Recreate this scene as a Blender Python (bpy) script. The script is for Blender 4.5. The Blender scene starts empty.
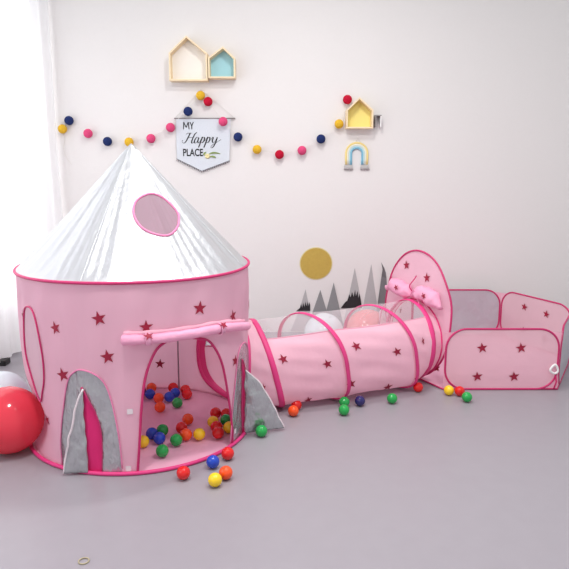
import bpy, bmesh, math, random
from mathutils import Vector, Matrix, noise
random.seed(7)
PI = math.pi
C = bpy.context.scene.collection
sc = bpy.context.scene

# ------------------------------------------------------------------ materials
def nmat(name):
    m = bpy.data.materials.new(name); m.use_nodes = True
    nt = m.node_tree; nt.nodes.clear()
    return m, nt, nt.nodes, nt.links

def add_bump(nt, scale, strength, dist=0.01, stretch=None, detail=3):
    N, L = nt.nodes, nt.links
    tc = N.new('ShaderNodeTexCoord'); mp = N.new('ShaderNodeMapping')
    L.new(tc.outputs['Object'], mp.inputs[0])
    if stretch: mp.inputs['Scale'].default_value = stretch
    nz = N.new('ShaderNodeTexNoise'); nz.inputs['Scale'].default_value = scale; nz.inputs['Detail'].default_value = detail
    L.new(mp.outputs[0], nz.inputs['Vector'])
    b = N.new('ShaderNodeBump'); b.inputs['Strength'].default_value = strength; b.inputs['Distance'].default_value = dist
    L.new(nz.outputs['Fac'], b.inputs['Height'])
    return b, nz

def fabric(name, col, transl=0.35, alpha=1.0, rough=0.7, bump=0.25, metal=0.0, spec=0.3, scale=9, tcol=None, stretch=None, vary=0.04):
    m, nt, N, L = nmat(name)
    out = N.new('ShaderNodeOutputMaterial')
    p = N.new('ShaderNodeBsdfPrincipled')
    b, nz = add_bump(nt, scale, bump, 0.02, stretch)
    mixc = N.new('ShaderNodeMixRGB'); mixc.inputs[1].default_value = (*[c*(1-vary) for c in col], 1)
    mixc.inputs[2].default_value = (*[min(1, c*(1+vary)) for c in col], 1)
    L.new(nz.outputs['Fac'], mixc.inputs[0])
    L.new(mixc.outputs[0], p.inputs['Base Color'])
    p.inputs['Roughness'].default_value = rough; p.inputs['Metallic'].default_value = metal
    p.inputs['Specular IOR Level'].default_value = spec
    L.new(b.outputs[0], p.inputs['Normal'])
    sh = p.outputs[0]
    if transl > 0:
        t = N.new('ShaderNodeBsdfTranslucent'); t.inputs[0].default_value = (*(tcol or col), 1)
        L.new(b.outputs[0], t.inputs['Normal'])
        mx = N.new('ShaderNodeMixShader'); mx.inputs[0].default_value = transl
        L.new(sh, mx.inputs[1]); L.new(t.outputs[0], mx.inputs[2]); sh = mx.outputs[0]
    if alpha < 1:
        t = N.new('ShaderNodeBsdfTransparent')
        mx = N.new('ShaderNodeMixShader'); mx.inputs[0].default_value = alpha
        L.new(t.outputs[0], mx.inputs[1]); L.new(sh, mx.inputs[2]); sh = mx.outputs[0]
    L.new(sh, out.inputs[0])
    return m

def plain(name, col, rough=0.5, metal=0.0, bump=0.0, scale=30, spec=0.5, coat=0.0, vary=0.03, sss=0, stretch=None):
    m, nt, N, L = nmat(name)
    out = N.new('ShaderNodeOutputMaterial'); p = N.new('ShaderNodeBsdfPrincipled')
    b, nz = add_bump(nt, scale, bump, 0.005, stretch)
    mixc = N.new('ShaderNodeMixRGB'); mixc.inputs[1].default_value = (*[c*(1-vary) for c in col], 1)
    mixc.inputs[2].default_value = (*[min(1, c*(1+vary)) for c in col], 1)
    L.new(nz.outputs['Fac'], mixc.inputs[0]); L.new(mixc.outputs[0], p.inputs['Base Color'])
    p.inputs['Roughness'].default_value = rough; p.inputs['Metallic'].default_value = metal
    p.inputs['Specular IOR Level'].default_value = spec; p.inputs['Coat Weight'].default_value = coat
    if bump > 0: L.new(b.outputs[0], p.inputs['Normal'])
    L.new(p.outputs[0], out.inputs[0])
    return m

M = {}
M['wall'] = plain('wall_paint', (0.78, 0.755, 0.75), 0.85, bump=0.05, scale=60, spec=0.2, vary=0.012)
M['floor'] = plain('grey_vinyl', (0.318, 0.295, 0.330), 0.36, bump=0.03, scale=14, spec=0.4, vary=0.035)
M['pink'] = fabric('pink_polyester', (0.96, 0.60, 0.73), 0.42, rough=0.6, bump=0.30, scale=7, stretch=(1, 1, .35))
M['pink_tunnel'] = fabric('pink_tunnel_polyester', (0.97, 0.59, 0.71), 0.30, rough=0.6, bump=0.28, scale=8)
M['pink_roll'] = fabric('pink_flap_polyester', (0.95, 0.46, 0.66), 0.2, rough=0.5, bump=0.5, scale=16)
M['pink_net'] = fabric('pink_netting', (0.88, 0.58, 0.66), 0.35, alpha=0.82, rough=0.8, bump=0.15, scale=10)
M['pink_sheer'] = fabric('sheer_pink_fabric', (0.96, 0.56, 0.69), 0.4, alpha=0.88, rough=0.7, bump=0.25, scale=12)
M['mat_pink'] = fabric('pink_groundsheet', (0.80, 0.42, 0.56), 0.0, rough=0.55, bump=0.5, scale=9)
M['white_net'] = fabric('white_netting', (0.92, 0.94, 0.96), 0.5, alpha=0.26, rough=0.8, bump=0.0)
M['window_net'] = fabric('mauve_netting', (0.60, 0.44, 0.52), 0.4, alpha=0.62, rough=0.8, bump=0.0)
M['port_net'] = fabric('pale_pink_netting', (0.85, 0.68, 0.75), 0.4, alpha=0.7, rough=0.8, bump=0.2)
M['silver_roof'] = fabric('silver_roof_cloth', (0.60, 0.62, 0.65), 0.12, rough=0.40, bump=0.4, metal=0.65, scale=16, stretch=(1, 1, .3), vary=0.02)
M['silver'] = fabric('silver_grey_cloth', (0.55, 0.56, 0.58), 0.05, rough=0.26, bump=0.9, metal=0.75, scale=26, stretch=(1, 1, .5))
M['silver_dull'] = fabric('grey_pit_cloth', (0.56, 0.56, 0.60), 0.1, rough=0.45, bump=0.9, metal=0.25, scale=9)
M['magenta'] = plain('magenta_piping', (0.55, 0.02, 0.14), 0.5, bump=0.2, scale=80)
M['magenta_band'] = plain('hot_pink_webbing', (0.76, 0.045, 0.23), 0.5, bump=0.3, scale=120)
M['magenta_cloth'] = fabric('magenta_cloth', (0.80, 0.03, 0.20), 0.2, rough=0.6, bump=0.4)
M['rose_piping'] = plain('rose_piping', (0.78, 0.22, 0.42), 0.5, bump=0.2, scale=80)
M['star'] = plain('crimson_print', (0.32, 0.004, 0.035), 0.6)
M['white_band'] = plain('pale_binding', (0.80, 0.70, 0.74), 0.6)
M['pole'] = plain('grey_fibreglass', (0.42, 0.38, 0.40), 0.4)
M['curtain'] = fabric('sheer_white_curtain', (0.95, 0.95, 0.96), 0.5, rough=0.9, bump=0.15, scale=6, stretch=(1, 1, .15), vary=0.01)
M['pine'] = plain('pale_pine', (0.86, 0.70, 0.47), 0.55, bump=0.15, scale=25, vary=0.10, stretch=(1, 1, 6))
M['back_white'] = plain('white_board', (0.88, 0.85, 0.81), 0.6)
M['back_blue'] = plain('light_blue_board', (0.36, 0.66, 0.76), 0.6)
M['back_yellow'] = plain('yellow_board', (0.90, 0.78, 0.25), 0.6)
M['banner'] = plain('grey_felt', (0.66, 0.70, 0.76), 0.9, bump=0.4, scale=120)
M['ink'] = plain('black_print', (0.015, 0.015, 0.018), 0.7)
M['fringe'] = plain('dark_fringe', (0.20, 0.20, 0.22), 0.9)
M['string'] = plain('white_string', (0.75, 0.72, 0.68), 0.8)
M['leaf'] = plain('leaf_green', (0.22, 0.30, 0.08), 0.7)
M['petal'] = plain('cream_petal', (0.88, 0.80, 0.45), 0.7)
for n, c in dict(yellow=(0.76, 0.46, 0.04), navy=(0.02, 0.035, 0.13), pink=(0.72, 0.08, 0.21), red=(0.52, 0.012, 0.04)).items():
    M['cot_'+n] = plain('cotton_'+n, c, 0.95, bump=0.8, scale=160, spec=0.1, vary=0.15)
for n, c in dict(red=(0.72, 0.012, 0.012), orange=(0.90, 0.085, 0.012), yellow=(0.93, 0.62, 0.02), green=(0.015, 0.36, 0.07), blue=(0.012, 0.06, 0.50), navy=(0.02, 0.015, 0.12)).items():
    M['ball_'+n] = plain('glossy_plastic_'+n, c, 0.13, spec=0.55, bump=0.04, scale=60)
M['balloon_red'] = fabric('red_latex', (0.90, 0.06, 0.10), 0.25, rough=0.14, bump=0.0, spec=0.6)
M['balloon_white'] = fabric('pale_blue_latex', (0.80, 0.88, 0.93), 0.25, rough=0.14, bump=0.0, spec=0.6)
M['balloon_pink'] = fabric('coral_latex', (0.90, 0.22, 0.24), 0.25, rough=0.14, bump=0.0, spec=0.6)
M['gold'] = plain('mustard_card', (0.52, 0.36, 0.07), 0.6, bump=0.4, scale=40, vary=0.08)
M['gold_rim'] = plain('pale_gold_rim', (0.70, 0.62, 0.32), 0.7)
for n, c in dict(light=(0.46, 0.45, 0.46), mid=(0.27, 0.27, 0.28), dark=(0.19, 0.19, 0.20), black=(0.022, 0.018, 0.022)).items():
    M['m_'+n] = plain('mountain_'+n, c, 0.7)
M['black'] = plain('plain_black', (0.012, 0.012, 0.013), 0.5)
M['white'] = plain('white_plastic', (0.85, 0.85, 0.85), 0.5)
M['grey_metal'] = plain('grey_metal', (0.30, 0.28, 0.28), 0.4, metal=0.6)
M['frame'] = plain('white_window_frame', (0.8, 0.8, 0.8), 0.5)
M['yarn_y'] = plain('yellow_yarn', (0.84, 0.68, 0.28), 0.9); M['yarn_c'] = plain('cream_yarn', (0.80, 0.78, 0.66), 0.9)
M['yarn_b'] = plain('blue_yarn', (0.22, 0.50, 0.66), 0.9); M['yarn_lb'] = plain('pale_blue_yarn', (0.50, 0.70, 0.74), 0.9)
M['yarn_g'] = plain('grey_yarn', (0.52, 0.50, 0.50), 0.95)
def glassmat():
    m, nt, N, L = nmat('window_glass'); out = N.new('ShaderNodeOutputMaterial')
    t = N.new('ShaderNodeBsdfTransparent'); g = N.new('ShaderNodeBsdfGlossy'); g.inputs['Roughness'].default_value = 0.02
    x = N.new('ShaderNodeMixShader'); x.inputs[0].default_value = 0.08
    L.new(t.outputs[0], x.inputs[1]); L.new(g.outputs[0], x.inputs[2]); L.new(x.outputs[0], out.inputs[0]); return m
M['glass'] = glassmat()

# ------------------------------------------------------------------ object helpers
def thing(name, loc, label, cat, group=None):
    o = bpy.data.objects.new(name, None); C.objects.link(o); o.location = loc
    o.empty_display_size = 0.05
    o['label'] = label; o['category'] = cat
    if group: o['group'] = group
    return o
def tag(o, label, cat, group=None):
    o['label'] = label; o['category'] = cat
    if group: o['group'] = group
    return o
def base_loc(p):
    l = Vector((0, 0, 0))
    while p: l += p.location; p = p.parent
    return l
class G:
    """collects vertices and faces; every face may carry a material index"""
    def __init__(s): s.v = []; s.f = []; s.m = []
    def add(s, vs, fs, mi=0):
        n = len(s.v); s.v += [Vector(v) for v in vs]
        s.f += [tuple(i+n for i in f) for f in fs]; s.m += [mi]*len(fs)
        return s
def build(name, g, mats, parent=None, smooth=True, origin=None, kind=None):
    """link the geometry as ONE object; vertices come in world coordinates"""
    if not isinstance(mats, (list, tuple)): mats = [mats]
    o0 = Vector(origin) if origin is not None else (base_loc(parent) if parent else Vector((0, 0, 0)))
    me = bpy.data.meshes.new(name)
    me.from_pydata([v-o0 for v in g.v], [], g.f)
    for m in mats: me.materials.append(M[m] if isinstance(m, str) else m)
    for i, p in enumerate(me.polygons): p.material_index = g.m[i]; p.use_smooth = smooth
    me.update()
    o = bpy.data.objects.new(name, me); C.objects.link(o)
    if parent: o.parent = parent; o.location = o0-base_loc(parent)
    else: o.location = o0
    if kind: o['kind'] = kind
    return o
def box(g, a, b, mi=0):
    x0, y0, z0 = a; x1, y1, z1 = b
    vs = [(x0,y0,z0),(x1,y0,z0),(x1,y1,z0),(x0,y1,z0),(x0,y0,z1),(x1,y0,z1),(x1,y1,z1),(x0,y1,z1)]
    return g.add(vs, [(0,3,2,1),(4,5,6,7),(0,1,5,4),(1,2,6,5),(2,3,7,6),(3,0,4,7)], mi)
def tube(g, pts, r, n=8, closed=False, mi=0, flat=None, caps=True):
    """r: number or list; flat=(axis, k): stretch the section k times along a given axis"""
    pts = [Vector(p) for p in pts]; m = len(pts)
    rs = r if isinstance(r, (list, tuple)) else [r]*m
    def tan(i):
        if closed: return (pts[(i+1) % m]-pts[i-1]).normalized()
        a = pts[max(0, i-1)]; b = pts[min(m-1, i+1)]; return (b-a).normalized()
    t0 = tan(0); up = Vector((0, 0, 1)) if abs(t0.z) < .9 else Vector((1, 0, 0))
    nrm = (up-t0*up.dot(t0)).normalized(); vs = []; fs = []
    for i in range(m):
        t = tan(i); nrm = (nrm-t*nrm.dot(t)).normalized(); bi = t.cross(nrm)
        for k in range(n):
            a = 2*PI*k/n; d = nrm*math.cos(a)+bi*math.sin(a)
            if flat is not None:
                ax, kk = flat; ax = Vector(ax); d = d+ax*d.dot(ax)*(kk-1)
            vs.append(pts[i]+d*rs[i])
    q = m if closed else m-1
    for i in range(q):
        for k in range(n):
            j = (i+1) % m
            fs.append((i*n+k, i*n+(k+1) % n, j*n+(k+1) % n, j*n+k))
    if not closed and caps:
        fs.append(tuple(range(n-1, -1, -1))); fs.append(tuple((m-1)*n+k for k in range(n)))
    return g.add(vs, fs, mi)
def spline(P, n=8, closed=False):
    m = len(P); out = []
    D = len(P[0])
    q = m if closed else m-1
    for i in range(q):
        if closed: p0, p1, p2, p3 = P[i-1], P[i], P[(i+1) % m], P[(i+2) % m]
        else: p0, p1, p2, p3 = P[max(i-1, 0)], P[i], P[i+1], P[min(i+2, m-1)]
        for k in range(n):
            t = k/n
            out.append(tuple(.5*(2*p1[d]+(p2[d]-p0[d])*t+(2*p0[d]-5*p1[d]+4*p2[d]-p3[d])*t*t+(3*p1[d]-p0[d]-3*p2[d]+p3[d])*t**3) for d in range(D)))
    if not closed: out.append(tuple(P[-1]))
    return out
def inside(p, poly):
    x, y = p; c = False; n = len(poly); j = n-1
    for i in range(n):
        xi, yi = poly[i][:2]; xj, yj = poly[j][:2]
        if (yi > y) != (yj > y) and x < (xj-xi)*(y-yi)/(yj-yi)+xi: c = not c
        j = i
    return c
def nearest(p, poly, sx):
    best = None; n = len(poly)
    for i in range(n):
        ax, ay = poly[i]; bx, by = poly[(i+1) % n]
        dx, dy = (bx-ax)*sx, by-ay; px, py = (p[0]-ax)*sx, p[1]-ay
        L = dx*dx+dy*dy; t = 0 if L == 0 else max(0, min(1, (px*dx+py*dy)/L))
        ex, ey = px-dx*t, py-dy*t; d = ex*ex+ey*ey
        if best is None or d < best[0]: best = (d, (ax+(bx-ax)*t, ay+(by-ay)*t))
    return best[1]
def cut_grid(U, V, holes, sx, wrapu):
    """a (u, v) grid cut along closed outlines; returns vertex uvs and the face list of the sheet and of each hole"""
    nu, nv = len(U), len(V)
    uv = [[U[i], V[j]] for j in range(nv) for i in range(nu)]
    sheets = [[] for _ in range(len(holes)+1)]
    owner = {}
    bbs = [(min(p[0] for p in h), max(p[0] for p in h), min(p[1] for p in h), max(p[1] for p in h)) for h in holes]
    for j in range(nv-1):
        for i in range(nu if wrapu else nu-1):
            i2 = (i+1) % nu
            f = (j*nu+i, j*nu+i2, (j+1)*nu+i2, (j+1)*nu+i)
            cu = U[i]+(U[1]-U[0])/2; cv = (V[j]+V[j+1])/2; w = 0
            for k, h in enumerate(holes):
                b = bbs[k]
                if b[0] <= cu <= b[1] and b[2] <= cv <= b[3] and inside((cu, cv), h): w = k+1
            sheets[w].append(f)
            for q in f: owner.setdefault(q, set()).add(w)
    for q, s in owner.items():
        if len(s) > 1:
            k = max(s)
            v0 = uv[q][1]
            p = nearest(uv[q], holes[k-1], sx)
            uv[q] = [p[0], v0 if (abs(v0-V[0]) < 1e-6 or abs(v0-V[-1]) < 1e-6) else p[1]]
    return uv, sheets
def sub(verts, faces):
    idx = {}; vs = []; fs = []
    for f in faces:
        r = []
        for q in f:
            if q not in idx: idx[q] = len(vs); vs.append(verts[q])
            r.append(idx[q])
        fs.append(tuple(r))
    return vs, fs
def star_on(g, P, u0, v0, r, su, sv, rot=0, off=0.0025, mi=1, flip=1):
    """five-pointed print lying on a surface P(u, v); su, sv = uv units per metre"""
    e = 1e-3
    def S(u, v):
        p = Vector(P(u, v)); a = Vector(P(u+e*su, v))-p; b = Vector(P(u, v+e*sv))-p
        return p+a.cross(b).normalized()*off*flip
    vs = [S(u0, v0)]
    for k in range(10):
        a = PI/2+rot+k*PI/5; rr = r if k % 2 == 0 else r*.40
        vs.append(S(u0+rr*math.cos(a)*su, v0+rr*math.sin(a)*sv))
    g.add(vs, [(0, 1+k, 1+(k+1) % 10) for k in range(10)], mi)

# ------------------------------------------------------------------ the room
WY = 4.64
g = G(); box(g, (-3.2, -0.6, -0.08), (3.2, WY+0.1, 0)); build('floor', g, 'floor', smooth=False, kind='structure')
g = G(); box(g, (-1.80, WY, 0), (3.2, WY+0.1, 2.75)); build('wall_back', g, 'wall', smooth=False, kind='structure')
# slanted window wall on the left: local frame a = along the wall (away from corner), n = into the room
c0 = Vector((-1.80, WY+0.02, 0)); la = Vector((-0.2297, -0.9733, 0)); ln = Vector((0.9733, -0.2297, 0))
def lbox(g, a0, a1, n0, n1, z0, z1):
    h = G(); box(h, (0, 0, 0), (1, 1, 1))
    vs = [c0+la*(a0+(a1-a0)*v.x)+ln*(n0+(n1-n0)*v.y)+Vector((0, 0, z0+(z1-z0)*v.z)) for v in h.v]
    g.add(vs, h.f)
g = G()
lbox(g, -.1, .12, -.12, 0, 0, 2.75); lbox(g, 3.0, 4.6, -.12, 0, 0, 2.75)
lbox(g, .12, 3.0, -.12, 0, 0, .38); lbox(g, .12, 3.0, -.12, 0, 2.5, 2.75)
build('wall_left', g, 'wall', smooth=False, kind='structure')
g = G()
for a0, a1, z0, z1 in ((.12,.18,.38,2.5),(2.94,3.0,.38,2.5),(1.6,1.65,.44,2.44),(.18,2.94,.38,.44),(.18,2.94,2.44,2.5)): lbox(g, a0, a1, -.09, -.03, z0, z1)
wf = build('window_1', g, 'frame', smooth=False, kind='structure')
g = G(); lbox(g, .18, 1.6, -.065, -.06, .44, 2.44); build('window_pane', g, 'glass', wf, smooth=False)
g = G(); lbox(g, 1.65, 2.94, -.065, -.06, .44, 2.44); build('window_pane', g, 'glass', wf, smooth=False)

# curtain: a wavy sheet along the window wall
g = G(); n = 420; rows = 40; k0 = Vector((-1.655, 4.615, 0)); vs = []
for j in range(rows+1):
    v = j/rows; z = 0.035+2.56*v
    for i in range(n+1):
        a = 2.9*i/n
        w = .022*math.sin(a*2*PI/.105+1.3*math.sin(a*3.1))+.012*math.sin(a*2*PI/.29+v*.7)
        w *= (.75+.25*v); fl = .05*(1-v)**3
        zz = z + (.02*math.sin(a*5.0)+.012)*(1-v)**8
        p = k0+la*a+ln*(w+fl-.015)+Vector((0, 0, zz)); vs.append(p)
fs = [(j*(n+1)+i, j*(n+1)+i+1, (j+1)*(n+1)+i+1, (j+1)*(n+1)+i) for j in range(rows) for i in range(n)]
g.add(vs, fs)
tag(build('curtain', g, 'curtain', origin=k0+la*1.4), 'long sheer white curtain hanging at the left edge of the room', 'curtain')
g = G(); box(g, (-1.93, 3.79, 0), (-1.777, 3.87, 0.036))  # plain low black block at the curtain hem, unidentified
bx = build('box', g, 'black', smooth=False, origin=(-1.85, 3.83, 0))
bv = bx.modifiers.new('bevel', 'BEVEL'); bv.width = .006; bv.segments = 2
tag(bx, 'small black block on the floor under the white curtain, behind the balloons', 'box')

# ------------------------------------------------------------------ rocket tent
TX, TY = -.692, 2.866
ZR = .80; ZA = 1.35
SE = [-101, -12, 79, 168]
def wallR(z): return .506+.014*z/ZR
def TW(az, z, off=0.0):
    a = math.radians(az)
    q = min(abs((az-s+180) % 360-180) for s in SE)
    R = wallR(z)+off
    fade = max(0, min(1, z/.1))*max(0, min(1, (ZR-z)/.1))
    R += fade*(.004*math.sin(a*9+z*3)+.0025*math.sin(a*23-z*7)+.004*noise.noise((a*3, z*5, 2)))
    R += .006*math.exp(-(q/4)**2)*fade
    R -= .078*math.exp(-(((az+149+180) % 360-180)/15)**2-((z-.15)/.11)**2)      # the balloon leans on the cloth here
    return Vector((TX+R*math.cos(a), TY+R*math.sin(a), z))
def TR(az, z, off=0.0):
    a = math.radians(az); t = (ZA-z)/(ZA-ZR)
    d = [((az-s+180) % 360-180) for s in SE]; q = min(abs(x) for x in d)
    R = (.522*t)*(1-.045*math.sin(min(1, q/45)*PI/2)*math.sin(PI*min(1, t))**.7)
    pl = math.sin(a*34+3*math.sin(a*5))*.5+math.sin(a*61+2*math.sin(a*7))*.35
    R += pl*.007*t**2*(1-t**12)+.006*t*math.sin(a*13+t*2)*(1-t**10)
    R += off
    return Vector((TX+R*math.cos(a), TY+R*math.sin(a), z))
tent = thing('play_tent', (TX, TY, 0), 'pink rocket shaped play tent with silver cone roof and crimson stars', 'tent')
door = [(-80.6, -.05), (-80.0, .005), (-78.4, .147), (-77.1, .277), (-75, .403), (-71.5, .493), (-67.4, .543), (-60.5, .565), (-50.6, .551), (-43.9, .527), (-38.9, .468), (-34.7, .378), (-30.6, .252), (-27.9, .101), (-27.0, .008), (-26.8, -.05)]
door_s = spline(door, 6)
OC, OW, OZ, OR = 35.0, 30.5, .252, .236       # opening towards the tunnel
def open_pt(th):   # a round opening whose lower half is a little squared
    cs, sn = math.cos(th), math.sin(th)
    if sn < 0:
        q = (abs(cs)**2.9+abs(sn)**2.9)**(-1/2.9); cs *= q; sn *= q
    return OC-OW*cs, OZ+OR*sn
opening = [open_pt(2*PI*k/72) for k in range(72)]
port = spline([(-136, .674), (-131, .667), (-127.6, .630), (-125.7, .555), (-125, .47), (-126.0, .38), (-128.1, .323), (-131.4, .269), (-136, .30), (-141, .38), (-144, .47), (-143.5, .57), (-140.5, .65)], 6, True)
def fin_patch(az0):   # arch of silver cloth sewn to the wall around a corner pole
    return spline([(az0-17, -.03), (az0-16, .127), (az0-12.6, .284), (az0-9.3, .396), (az0-5.8, .436), (az0-2, .449), (az0+3.2, .439), (az0+8.1, .397), (az0+11.2, .31), (az0+13.1, .202), (az0+14, .102), (az0+14.1, -.03)], 6)
def fin_slit(az0):
    return spline([(az0-2.5, -.03), (az0-2.6, .15), (az0-2.6, .30), (az0-2.4, .375), (az0+.8, .324), (az0+3.8, .257), (az0+5.3, .169), (az0+4.8, .05), (az0+4.4, -.03)], 6)
def norm(poly): return [((p[0]+160) % 360-160, p[1]) for p in poly]
hl = [door_s, opening, port]
for s in SE[:2]: hl += [norm(fin_patch(s)), norm(fin_slit(s))]
nu = 380; U = [-160+360*i/nu for i in range(nu)]; V = [ZR*j/84 for j in range(85)]
uv, sheets = cut_grid(U, V, hl, math.radians(.53), True)
W3 = [TW(u, v) for u, v in uv]
g = G(); g.add(*sub(W3, sheets[0]))
su = math.degrees(1/.53)
stars = [(-93.3,.662,.032,.2),(-48.6,.675,.032,-.1),(-115,.612,.030,.3),(-90.6,.506,.032,.15),(-112.5,.42,.032,.25),(-73.5,.622,.030,0),(-24.7,.6,.031,.2),(-23.3,.392,.029,-.2),(-129.5,.185,.030,.4),
         (-145,.62,.033,.2),(-152,.3,.033,0),(150,.62,.033,.3),(140,.35,.033,-.2),(120,.6,.033,0),(109,.25,.033,.1),(100,.62,.033,.4),(60,.66,.033,.3),(20,.64,.033,0),(2,.60,.033,.2)]
for a, z, r, ro in stars: star_on(g, lambda u, v: TW(u, v), a, z, r, su, 1, ro)
for a, z, r, ro in [(91.6,.150,.031,.1),(105,.34,.03,.4),(67,.56,.03,.2)]:
    star_on(g, lambda u, v: TW(u, v), a, z, r, su, 1, ro, off=.004, flip=-1)
wallo = build('tent_wall', g, ['pink', 'star'], tent)
g = G(); g.add(*sub(W3, sheets[3])); build('round_window', g, 'port_net', tent)['label'] = 'pale netting porthole on the left side'
for i, s in enumerate(SE[:2]):
    g = G(); g.add(*sub(W3, sheets[4+2*i])); build('fin_patch', g, 'silver', tent)['label'] = 'silver grey arched patch behind a fin'
    g = G(); g.add(*sub(W3, sheets[5+2*i])); build('fin_lining', g, 'magenta_cloth', tent)['label'] = 'magenta cloth strip under a fin'
def wpipe(name, poly, r, mat, closed=False, off=.004, label=None, f=TW, n=8):
    g = G(); tube(g, [f(p[0], p[1], off) for p in poly], r, n, closed)
    o = build(name, g, mat, tent)
    if label: o['label'] = label
    return o
wpipe('door_piping', [p for p in door_s if p[1] > .004], .0055, 'magenta')
wpipe('opening_piping', opening, .010, 'magenta_band', True)
wpipe('window_piping', port, .0038, 'magenta', True)
for s in SE[:2]:
    wpipe('patch_piping', [p for p in fin_patch(s) if p[1] > .008], .0028, 'rose_piping')
    wpipe('slit_piping', [p for p in fin_slit(s) if p[1] > .008], .0028, 'magenta')
ring = [(a, 0) for a in range(0, 360, 4)]
g = G(); tube(g, [(TX+.5155*math.cos(math.radians(a)), TY+.5155*math.sin(math.radians(a)), .0085) for a in range(0, 360, 4)], .0083, 10, True)
build('base_piping', g, 'magenta_band', tent)
g = G(); tube(g, [(TX+.524*math.cos(math.radians(a)), TY+.524*math.sin(math.radians(a)), ZR+.002*math.sin(math.radians(a*3))) for a in range(0, 360, 3)], .0065, 10, True)
build('rim_piping', g, 'magenta', tent)
# groundsheet
g = G(); vs = [(TX, TY, .004)]; R_ = 14; A_ = 72
for j in range(1, R_+1):
    for i in range(A_):
        a = 2*PI*i/A_; r = .505*j/R_
        x, y = TX+r*math.cos(a), TY+r*math.sin(a)
        vs.append((x, y, .004+(.003*noise.noise((x*7, y*7, 1))+.002 if j < R_ else 0)))
fs = [(0, 1+i, 1+(i+1) % A_) for i in range(A_)]
for j in range(R_-1):
    for i in range(A_): fs.append((1+j*A_+i, 1+(j+1)*A_+i, 1+(j+1)*A_+(i+1) % A_, 1+j*A_+(i+1) % A_))
g.add(vs, fs); build('groundsheet', g, 'mat_pink', tent)
# poles, inside the corners, up to the tip
for s in SE:
    a = math.radians(s); g = G()
    pts = [(TX+.492*math.cos(a), TY+.492*math.sin(a), .012), (TX+.505*math.cos(a), TY+.505*math.sin(a), .79)]
    t2 = [(TX+(.500*(1-t)+.006*t)*math.cos(a), TY+(.500*(1-t)+.006*t)*math.sin(a), .79+.53*t) for t in (.02, .5, 1)]
    tube(g, pts+t2, .0042, 8); build('pole', g, 'pole', tent)
# velcro squares
for az, z in ((-82.0, .277), (-84, .028), (-24.2, .06)):
    g = G(); d = .0115
    vs = [TW(az+a*d*su, z+b*d, .0035) for a, b in ((-1,-1),(1,-1),(1,1),(-1,1))]; g.add(vs, [(0,1,2,3)])
    build('velcro_patch', g, 'white_band', tent)['label'] = 'small whitish square patch by the doorway'
# roof
nr = 60; Vr = [ZR+(ZA-.012-ZR)*j/nr for j in range(nr+1)]
rw = spline([(-77, 1.06), (-72, 1.108), (-54.8, 1.13), (-40.3, 1.107), (-34.9, 1.053), (-41.3, 1.003), (-52.7, .966), (-62.1, .968), (-72, 1.0)], 6, True)
uvr, shr = cut_grid([-180+360*i/480 for i in range(480)], Vr, [rw], math.radians(.27), True)
R3 = [TR(u, v) for u, v in uvr]
g = G(); g.add(*sub(R3, shr[0]))
n0 = len(g.v); top = [TR(-180+360*i/480, ZA-.012) for i in range(0, 480, 24)]
g.add(top+[Vector((TX, TY, ZA))], [(i, (i+1) % 20, 20) for i in range(20)])
roof = build('roof', g, 'silver_roof', tent)
g = G(); g.add(*sub(R3, shr[1])); build('roof_window', g, 'window_net', tent)['label'] = 'round mauve netting window in the silver roof'
wpipe('roof_window_piping', rw, .005, 'rose_piping', True, f=TR, off=.002)
for s in SE:
    g = G(); tube(g, [TR(s, ZR+.53*j/40, .001) for j in range(41)], .0022, 6); build('roof_seam', g, 'silver_roof', tent)
# rolled-up door flap
rl = spline([(-83.8, .582), (-73, .580), (-55, .580), (-38.9, .577), (-25, .556), (-15.5, .537)], 8)
pts = []; rs = []
for i, p in enumerate(rl):
    a = math.radians(p[0]); R = wallR(p[1])+.029
    pts.append((TX+R*math.cos(a), TY+R*math.sin(a), p[1])); t = i/(len(rl)-1)
    pinch = 1-.25*math.exp(-((p[0]+73)/2)**2)-.25*math.exp(-((p[0]+38.7)/2)**2)
    rs.append((.0215-.003*t)*pinch*(1+.05*math.sin(i*1.7)))
rs[0] *= .7; rs[-1] *= .35
g = G(); tube(g, pts, rs, 14)
star_g = G()
door_flap = build('door_flap', g, 'pink_roll', tent); door_flap['label'] = 'door flap rolled up into a pink bolster'
g = G(); p2 = [(p[0]-TX, p[1]-TY, p[2]) for p in pts[1:-1]]
tube(g, [(TX+x*.972, TY+y*.972, z+.022) for x, y, z in p2], [.009*(1+.2*math.sin(i)) for i in range(len(p2))], 8)
build('flap_fold', g, 'pink', door_flap)
for az, z in ((-73, .580), (-38.9, .577)):
    a = math.radians(az); er = Vector((math.cos(a), math.sin(a), 0)); et = Vector((-math.sin(a), math.cos(a), 0))
    c = Vector((TX, TY, z))+er*(wallR(z)+.029); g = G()
    tube(g, [c+er*0.0215*math.cos(k*PI/12)+Vector((0, 0, .0222*math.sin(k*PI/12))) for k in range(24)], .0022, 6, True, flat=(et, 6))
    star_on(g, lambda u, v: c+er*.0245*math.cos(v)+et*u+Vector((0, 0, .0255*math.sin(v))), .0, .75, .022, 1, 35, .2, off=.002)
    build('flap_tie', g, ['pink_roll', 'star'], tent)
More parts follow.
